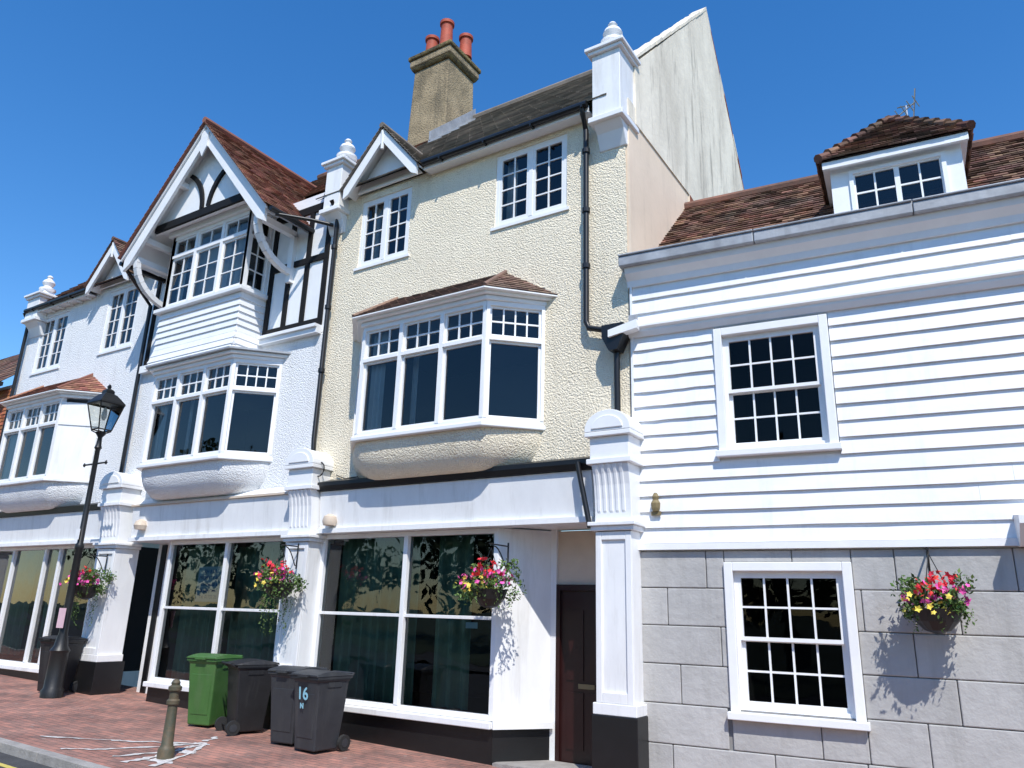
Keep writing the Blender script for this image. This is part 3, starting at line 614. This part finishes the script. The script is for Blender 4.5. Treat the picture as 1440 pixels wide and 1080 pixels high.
tiles(r,'roof_tiles',TILED,(0,0.05,zr0+.05),(1,0,0),(0,1,1),[(-.1,0),(SE,0),(SE,3.35),(-.1,3.35)],.165,.1,tk=.016,jit=.008)
r.tube('ridge_tiles',TILED,[(-.0,2.42,8.66),(SE,2.42,8.66)],.09,8); r.quad('rear_roof',TILED,(-.1,2.42,8.62),(SE,2.42,8.62),(SE,6,5),(-.1,6,5))
r.box('end_wall',WHITE,SE-.1,SE-.02,0,5,-.5,6.2)
d0,d1=2.62,4.12; dy=.35; fD=F((0,dy,0),(1,0,0),(0,-1,0)); dt=7.57
wall(r,'dormer_front',WHITE,fD,d0,d1,6.5,dt,[(2.88,3.9,6.86,7.44)],rev=.08)
r.quad('dormer_cheeks',WHITE,(d1,dy,6.5),(d1,2.2,6.5),(d1,2.2,dt),(d1,dy,dt)); r.quad('dormer_cheeks',WHITE,(d0,dy,6.5),(d0,2.2,6.5),(d0,2.2,dt),(d0,dy,dt))
frame(r,fD,2.84,3.94,6.82,7.48,.05,-.02,.03,part='dormer_frame',sill=.03); 
lattice(r,fD,2.88,3.39,6.86,7.44,2,2,sash=.03,n=-.03); lattice(r,fD,3.39,3.9,6.86,7.44,2,2,sash=.03,n=-.03); room(r,fD,2.86,3.92,6.84,7.46,-.08,-1.)
r.box('dormer_fascia',WHITE,d0-.08,d1+.08,dy-.14,dy-.1,dt-.06,dt+.04); r.box('dormer_soffit',WHITE,d0-.08,d1+.08,dy-.1,2.2,dt-.02,dt+.03)
e0,e1,ey,ez=d0-.12,d1+.12,dy-.17,dt+.05; A=V3((3.42,1.35,8.74)); A2=V3((3.42,2.6,8.74))
def rface(O,Q,pts,m=TILED):
    O=V3(O);Q=V3(Q); Ud=(Q-O).normalized(); e=(V3(pts[-1])-O); Vd=(e-Ud*e.dot(Ud)).normalized()
    tiles(r,'dormer_roof_tiles',m,O,Ud,Vd,[((V3(p)-O).dot(Ud),(V3(p)-O).dot(Vd)) for p in pts],.165,.1,tk=.02,jit=.008)
C0=(e0,ey,ez);C1=(e1,ey,ez);C2=(e1,2.6,ez);C3=(e0,2.6,ez)
rface(C0,C1,[C0,C1,A]); rface(C1,C2,[C1,C2,A2,A]); rface(C3,C0,[C3,C0,A,A2])
for q in(C0,C1):
    for i in range(8):
        a_=V3(q).lerp(A,i/8)+V3((0,0,.045)); b_=V3(q).lerp(A,(i+1.1)/8)+V3((0,0,.02)); r.tube('dormer_hips',TILED,[a_,b_],[.065,.045],8)
r.tube('dormer_hips',TILED,[A+V3((0,0,.04)),A2+V3((0,0,.04))],.06,8)
r.prism('side_console',WHITEW,[(-.0,2.62),(-.2,2.62),(-.42,2.82),(-.42,2.9),(0,2.95)],'x',4.0,4.6)
r.done()
p=B('fire_insurance_plaque',MR)
p.box('backing',BRASS,.2,.32,-.075,-.05,3.05,3.1); p.lathe('emblem',BRASS,.26,-.07,[(.04,3.1),(.055,3.14),(.06,3.2),(.035,3.24),(.045,3.28),(.02,3.33)],10); p.done()
a=B('tv_antenna',MR)
a.tube('mast',ALU,[(3.72,2.3,8.4),(3.72,2.3,9.55)],.018,8)
a.tube('boom',ALU,[(3.35,2.3,9.22),(3.85,2.1,9.46)],.012,6)
for i in range(7):
    q=V3((3.35,2.3,9.22)).lerp(V3((3.85,2.1,9.46)),i/6); a.tube('elements',ALU,[q+V3((-.05,-.16,0)),q+V3((.05,.16,0))],.007,5)
a.tube('elements',ALU,[(3.6,2.3,9.55),(3.85,2.3,9.55)],.01,5); a.tube('elements',ALU,[(3.8,2.25,9.25),(3.86,2.05,9.65)],.01,5); a.done()
# ================================================================== hanging baskets
def basket(x,y,z,rad,trail=0,M=None,wally=0.,seed=1):
    random.seed(seed)
    b=B('hanging_flower_basket',M)
    b.lathe('bowl',IRON,x,y,[(.03,z-.26),(.12,z-.23),(.2,z-.14),(.24,z-.02),(.22,z-.02)],16)
    tp=z+.52
    for k in range(3):
        t=k*2.1; b.tube('chains',IRON,[(x+.2*math.cos(t),y+.2*math.sin(t),z),(x,y,tp)],.005,5)
    b.tube('bracket',IRON,[(x,wally,tp-.3),(x,wally,tp+.1)],.012,6); b.tube('bracket',IRON,[(x,wally,tp+.05),(x,y-.05,tp+.05)],.011,6)
    b.tube('bracket',IRON,[(x,wally,tp-.25)]+[(x,wally+(y-wally)*(.1+.75*i/6),tp-.25+.28*math.sin(i/6*math.pi/2)) for i in range(7)],.009,6)
    def leaf(part,m,q,s,nv=4):
        d=V3((U(-1,1),U(-1,1),U(-.6,1))).normalized(); u=d.cross(V3((U(-1,1),U(-1,1),U(-1,1)))).normalized(); w=d.cross(u)
        if nv==4: b.add(part,m,[q-u*s,q-w*s*.5+d*s*.15,q+u*s,q+w*s*.5+d*s*.15],[(0,1,2,3)])
        else:
            vs=[q+d*s*.25]+[q+(u*math.cos(i*math.pi/5)+w*math.sin(i*math.pi/5))*s*(1 if i%2==0 else .62) for i in range(10)]
            b.add(part,m,vs,[(0,1+i,1+(i+1)%10) for i in range(10)])
    cl=[(V3((U(-1,1)*rad*.8,U(-.8,.8)*rad*.7,U(-.35,.5)*rad)),U(.22,.5)*rad) for _ in range(14)]
    for cc,cr in cl:
        for _ in range(95):
            d=V3((U(-1,1),U(-1,1),U(-1,1))).normalized()*cr*(R()**.4); leaf('foliage',LEAF,V3((x,y,z+.05))+cc+d,U(.016,.038))
    cols=[(PINK,-.55,0),(PINK,.6,.1),(RED,0,.5),(RED,.3,.45),(YEL,-.5,-.1),(YEL,.15,-.1),(PINK,.1,.2),(RED,-.2,.3)]
    for m,ox,oz in cols:
        for _ in range(16):
            q=V3((x+(ox+U(-.32,.32))*rad,y+U(-1.05,.2)*rad*.9,z+.07+(oz+U(-.28,.28))*rad)); leaf('blooms',m,q,U(.022,.042),5)
    for _ in range(16+trail*14):
        t=U(0,6.28); rr=rad*U(.6,.95); p0=V3((x+rr*math.cos(t),y+rr*math.sin(t)*.7,z-.02)); ln=U(.12,.3)+(U(0,.55) if trail and math.cos(t)<.6 else 0)
        n=int(ln/.025)
        for i in range(n):
            q=p0+V3((U(-.02,.02)+.03*math.sin(i*.5+t),U(-.02,.02),-ln*i/n)); leaf('foliage',LEAF,q,U(.012,.026))
    b.done()
basket(-15.0,-.62,2.12,.38,1,seed=11,wally=-.32); basket(-9.6,-.62,2.2,.35,2,seed=12,wally=-.32); basket(-5.78,-.42,2.15,.40,0,seed=13,wally=0); basket(3.18,-.34,2.02,.36,0,MR,seed=14,wally=-.03)
random.seed(21)
# ================================================================== bins
def bin_(x,y,rot,m,lm=None,h=1.02,w=.52,d=.6,num=False):
    g=gz(x); M=Matrix.Translation((x,y,g))@Matrix.Rotation(math.radians(rot),4,'Z'); b=B('wheelie_bin',M); lm=lm or m
    def ring(wx,dy0,dy1,z): return [(-wx,dy0,z),(wx,dy0,z),(wx,dy1,z),(-wx,dy1,z)]
    rs=[ring(w*.38,-d*.36,d*.32,.03),ring(w*.44,-d*.43,d*.4,h*.55),ring(w*.475,-d*.48,d*.44,h*.86),ring(w*.5,-d*.5,d*.46,h*.88),ring(w*.51,-d*.51,d*.47,h*.93)]
    vs=[v for q in rs for v in q]; fs=[(0,1,2,3),(16,17,18,19)]
    for i in range(4):
        for k in range(4): fs.append((i*4+k,i*4+(k+1)%4,i*4+4+(k+1)%4,i*4+4+k))
    b.add('body',m,vs,fs); b.bev['body']=.018
    b.add('body_panel',m,[(-w*.30,-d*.385-.004,.18),(w*.30,-d*.385-.004,.18),(w*.36,-d*.452-.006,h*.72),(-w*.36,-d*.452-.006,h*.72),(-w*.30,-d*.36,.18),(w*.30,-d*.36,.18),(w*.36,-d*.43,h*.72),(-w*.36,-d*.43,h*.72)],[(0,1,2,3),(0,1,5,4),(1,2,6,5),(2,3,7,6),(3,0,4,7)]); b.bev['body_panel']=.006
    b.add('rim',m,[(-w*.53,-d*.53,h*.9),(w*.53,-d*.53,h*.9),(w*.53,d*.49,h*.9),(-w*.53,d*.49,h*.9),(-w*.53,-d*.53,h*.93),(w*.53,-d*.53,h*.93),(w*.53,d*.49,h*.93),(-w*.53,d*.49,h*.93)],[(0,1,2,3),(4,5,6,7),(0,1,5,4),(1,2,6,5),(2,3,7,6),(3,0,4,7)])
    n=7; vs=[];fs=[]
    for i in range(n+1):
        t=i/n; yy=-d*.56+(d*1.1)*t; zz=h*.935+.06*math.sin(math.pi*(t*.85+.12))
        vs+=[(-w*.54,yy,h*.935),(-w*.5,yy,zz),(w*.5,yy,zz),(w*.54,yy,h*.935)]
    for i in range(n):
        for k in range(3): fs.append((i*4+k,i*4+k+1,i*4+4+k+1,i*4+4+k))
        fs.append((i*4,i*4+4,i*4+7,i*4+3))
    fs+=[(0,1,2,3),(n*4,n*4+1,n*4+2,n*4+3)]
    b.add('lid',lm,vs,fs); b.bev['lid']=.01
    b.tube('handle',lm,[(-w*.4,d*.47,h*.9),(-w*.4,d*.62,h*.95),(w*.4,d*.62,h*.95),(w*.4,d*.47,h*.9)],.016,8)
    b.box('lid_grip',lm,-w*.18,w*.18,-d*.6,-d*.54,h*.925,h*.955)
    for s in(-1,1):
        b.box('side_ribs',m,s*w*.47-.01,s*w*.47+.01,-d*.2,d*.2,h*.8,h*.86)
        b.tube('wheels',RUB,[(s*w*.42,d*.42,.1),(s*(w*.42+.05),d*.42,.1)],.1,18); b.tube('hubs',GREYP,[(s*(w*.42+.045),d*.42,.1),(s*(w*.42+.056),d*.42,.1)],.055,12)
    b.tube('axle',IRON,[(-w*.42,d*.42,.1),(w*.42,d*.42,.1)],.012,6)
    if num:
        for tx,sz,zz in (('16',.22,.66),('N',.09,.55)):
            cu=bpy.data.curves.new('num','FONT'); cu.body=tx; cu.size=sz; cu.extrude=.001; cu.offset=.004; cu.align_x='CENTER'; cu.materials.append(LBLUE)
            o=bpy.data.objects.new('house_number',cu); bpy.context.collection.objects.link(o)
            o.matrix_world=M@Matrix.Translation((-.03,-d*.47-.012,zz))@Matrix.Rotation(math.radians(96),4,'X'); o.parent=b.e
    b.done()
bin_(-8.72,-.86,6,GREYP); bin_(-8.12,-.97,-3,GREYP,num=True); bin_(-9.86,-.76,160,BLKP); bin_(-10.66,-.8,14,GREENP,h=1.05)
bin_(-15.45,-.62,8,BLKP)
b=B('cast_iron_bollard'); x,y=-9.0,-2.62; g=gz(x)
b.lathe('post',BOLL,x,y,[(.1,g-.05),(.1,g+.1),(.085,g+.13),(.07,g+.15),(.058,g+.6),(.078,g+.62),(.078,g+.66),(.058,g+.68),(.056,g+.76),(.08,g+.78),(.08,g+.82),(.05,g+.84),(.055,g+.87),(.035,g+.9),(.01,g+.91)],20); b.smooth.add('post'); b.done()
b=B('street_lamp'); x,y=-14.85,-.98; g=gz(x)
b.lathe('column',IRON,x,y,[(.19,g-.05),(.19,g+.12),(.16,g+.16),(.15,g+.75),(.17,g+.8),(.12,g+.88),(.1,g+1.0),(.075,g+1.1),(.065,g+2.6),(.08,g+2.63),(.08,g+2.7),(.055,g+2.74),(.045,4.7),(.07,4.74),(.05,4.8),(.04,4.95),(.09,5.02),(.1,5.05)],16); b.smooth.add('column')
b.tube('ladder_bar',IRON,[(x-.38,y,4.42),(x+.38,y,4.42)],.018,8)
for s in(-1,1): b.lathe('ladder_bar',IRON,x+s*.38,y,[(.01,4.38),(.03,4.42),(.01,4.46)],8)
bz,tz=5.1,5.62; rb,rt=.13,.24
LG=glassmat('lantern_glass',1.0,(.85,.87,.85))
cb=[V3((x+sx*rb,y+sy*rb,bz)) for sx,sy in((-1,-1),(1,-1),(1,1),(-1,1))]; ct=[V3((x+sx*rt,y+sy*rt,tz)) for sx,sy in((-1,-1),(1,-1),(1,1),(-1,1))]
for i in range(4):
    j=(i+1)%4; b.tube('lantern_frame',IRON,[cb[i],ct[i]],.014,6); b.tube('lantern_frame',IRON,[cb[i],cb[j]],.014,6); b.tube('lantern_frame',IRON,[ct[i],ct[j]],.02,6)
    b.quad('lantern_glass',LG,cb[i],cb[j],ct[j],ct[i])
    b.tube('lantern_brackets',IRON,[(x,y,5.0),cb[i]+V3((0,0,-.02))],.012,6)
b.lathe('lantern_roof',IRON,x,y,[(.37,tz+.01),(.34,tz+.05),(.18,tz+.2),(.12,tz+.23),(.12,tz+.28),(.09,tz+.31),(.03,tz+.34),(.045,tz+.38),(.01,tz+.43)],4,math.pi/4)
b.lathe('lamp_bulb',WHITE,x,y,[(.02,5.3),(.05,5.36),(.05,5.44),(.02,5.56)],10)
b.box('notice',PAPER,x-.1,x+.12,y-.1,y-.09,1.35,1.7); b.box('notice',WHITE,x-.06,x+.07,y-.09,y-.083,2.95,3.15); b.done()
b=B('shop_window_sign'); 
b.box('film',POST,-12.6,-11.9,.075,.08,1.88,2.5)
for i,(tx,s) in enumerate((('RH & RL',.1),('PROPERTY INV',.09),('Commercial &',.08),('Property Mana',.08),('Tel: 01732 26',.09))):
    cu=bpy.data.curves.new('t','FONT'); cu.body=tx; cu.size=s; cu.extrude=.0005; cu.offset=.001; cu.align_x='CENTER'; cu.materials.append(BLUE)
    o=bpy.data.objects.new('lettering',cu); bpy.context.collection.objects.link(o); o.location=(-12.25,.073,2.38-i*.11); o.rotation_euler=(math.pi/2,0,0); o.parent=b.e
b.done()
# ================================================================== ground
def sheet(name,m,x0,x1,y0,y1,dz):
    me=bpy.data.meshes.new(name); me.from_pydata([(x0,y0,gz(x0)+dz),(x1,y0,gz(x1)+dz),(x1,y1,gz(x1)+dz),(x0,y1,gz(x0)+dz)],[],[(0,1,2,3)]); me.materials.append(m)
    o=bpy.data.objects.new(name,me); bpy.context.collection.objects.link(o); return o
S=900
me=bpy.data.meshes.new('ground'); me.from_pydata([(-S,-S,-1.9),(S,-S,-1.9),(S,S,-1.9),(-S,S,-1.9)],[],[(0,1,2,3)]); me.materials.append(GRND); o=bpy.data.objects.new('ground',me); bpy.context.collection.objects.link(o)
sheet('pavement',PAVE,-60,45,-3.34,1.0,0)
sheet('road',ASPH,-60,45,-11.2,-3.4,-.11)
sheet('far_pavement',ASPH,-60,45,-14,-11.2,-.0)
sheet('grass_verge',GRND,-60,45,-60,-14,.02)
sheet('yellow_line',YLINE,-60,45,-3.86,-3.78,-.105); sheet('yellow_line',YLINE,-60,45,-4.06,-3.98,-.105)
k=B('kerb'); x=-40
while x<25:
    e=x+.9; vs=[]
    for (xx) in (x+.004,e-.004):
        for yy,zz in((-3.49,-.3),(-3.34,-.3),(-3.34,.006),(-3.48,.002)): vs.append((xx,yy,gz(xx)+zz))
    k.add('kerb_stones',KERB,vs,[(0,1,2,3),(4,5,6,7),(0,1,5,4),(1,2,6,5),(2,3,7,6),(3,0,4,7)]); x=e
k.bev['kerb_stones']=.01; k.done()
b=B('paint_spill')
def blob(cx,cy,rx,ry,n=22):
    vs=[(cx,cy,gz(cx)+.004)]
    for i in range(n):
        t=2*math.pi*i/n; q=U(.55,1.25); xx=cx+rx*q*math.cos(t); vs.append((xx,cy+ry*q*math.sin(t),gz(xx)+.004))
    b.add('spill',PSPILL,vs,[(0,1+i,1+(i+1)%n) for i in range(n)])
blob(-9.5,-1.75,.16,.08); blob(-9.75,-2.0,.12,.06); blob(-8.9,-2.75,.2,.1); blob(-9.15,-2.2,.14,.1)
def streak(pts,w):
    pts=[V3((*q,0)) for q in pts]; fine=[]
    for i in range(len(pts)-1):
        for k in range(7): fine.append(pts[i].lerp(pts[i+1],k/7)+V3((U(-.03,.03),U(-.03,.03),0)))
    fine.append(pts[-1]); vs=[];n=len(fine)-1
    for i,o in enumerate(fine):
        d=(fine[min(i+1,n)]-fine[max(i-1,0)]).normalized(); nn=V3((-d.y,d.x,0)); ww=w*U(.3,1.8)
        for s in(-1,1):
            vv=o+nn*s*ww; vs.append((vv.x,vv.y,gz(vv.x)+.0085))
    b.add('spill',PSPILL,vs,[(2*i,2*i+1,2*i+3,2*i+2) for i in range(n)])
streak([(-9.5,-1.75),(-10.2,-2.3),(-10.5,-2.5),(-11.3,-2.95)],.025); streak([(-9.5,-1.75),(-9.7,-2.4),(-10.0,-2.9),(-10.3,-3.2)],.03); streak([(-9.4,-1.8),(-9.3,-2.4),(-9.5,-3.0)],.03); streak([(-9.4,-1.75),(-9.0,-2.3),(-8.7,-3.0)],.03); streak([(-9.6,-1.6),(-9.75,-1.3)],.03); streak([(-9.45,-1.9),(-9.15,-2.6),(-9.1,-3.1)],.035)
b.done()
# ================================================================== trees across the street (seen reflected)
def tree(x,y,hh,cr):
    b=B('tree')
    b.tube('trunk',BARK,[(x,y,-.5),(x+.1,y,hh*.25),(x-.05,y+.1,hh*.5),(x,y,hh*.8)],[.35,.27,.2,.06],10)
    for i in range(7):
        t=U(0,6.28); b.tube('limbs',BARK,[(x,y,hh*U(.3,.55)),(x+cr*.5*math.cos(t),y+cr*.5*math.sin(t),hh*U(.6,.75)),(x+cr*.8*math.cos(t),y+cr*.8*math.sin(t),hh*U(.7,.9))],[.12,.07,.02],6)
    for _ in range(28):
        c0=V3((x+U(-1,1)*cr*.85,y+U(-1,1)*cr*.85,hh*U(.2,1.0))); r0=U(.2,.42)*cr
        for _ in range(75):
            q=c0+V3((U(-1,1),U(-1,1),U(-1,1))).normalized()*r0*(R()**.4); s=U(.15,.34)
            d=V3((U(-1,1),U(-1,1),U(-1,1))).normalized(); u=d.orthogonal().normalized(); w=d.cross(u)
            b.add('foliage',LEAFT,[q-u*s,q-w*s*.6,q+u*s,q+w*s*.6],[(0,1,2,3)])
    b.done()
for x,y,hh,cr in((5,-25,10,3.4),(12,-27,12,4),(20,-26,12,4),(-3,-26,9,3),(-10,-27,9,3.4),(-18,-26,10,4),(-26,-27,11,4.4),(-35,-26,11,4.6),(-45,-27,12,5),(-56,-27,12,5.5)): tree(x,y,hh,cr)
# ================================================================== camera, light, sky
cam=bpy.data.cameras.new('camera'); cam.sensor_width=36; cam.lens=1066/1440*36; cam.clip_end=3000; co=bpy.data.objects.new('camera',cam); bpy.context.collection.objects.link(co)
co.matrix_world=Matrix(((.8449,.1322,.5184,0),(.5343,-.2575,-.8051,-9),(.0270,.9572,-.2882,1.85),(0,0,0,1)))
bpy.context.scene.camera=co
sd=V3((.385,-.455,.80)).normalized()
su=bpy.data.lights.new('sun','SUN'); su.energy=5.0; su.angle=math.radians(.53); su.color=(1,.965,.90); so=bpy.data.objects.new('sun',su); bpy.context.collection.objects.link(so); so.rotation_euler=sd.to_track_quat('Z','Y').to_euler(); so.location=(0,-20,30)
w=bpy.data.worlds.new('World'); bpy.context.scene.world=w; w.use_nodes=True; nt=w.node_tree; bg=nt.nodes['Background']; bg.inputs[1].default_value=.15
sk=nt.nodes.new('ShaderNodeTexSky'); sk.sky_type='NISHITA'; sk.sun_disc=False; sk.sun_elevation=math.asin(sd.z); sk.sun_rotation=math.atan2(sd.x,sd.y); sk.air_density=1.1; sk.dust_density=.1; sk.ozone_density=3.0
hs=nt.nodes.new('ShaderNodeHueSaturation'); hs.inputs['Saturation'].default_value=1.33; hs.inputs['Value'].default_value=1.35; hs.inputs['Hue'].default_value=.505
nt.links.new(sk.outputs[0],hs.inputs['Color']); nt.links.new(hs.outputs[0],bg.inputs[0])
sc_=bpy.context.scene; sc_.view_settings.view_transform='Standard'; sc_.view_settings.look='None'; sc_.view_settings.exposure=0
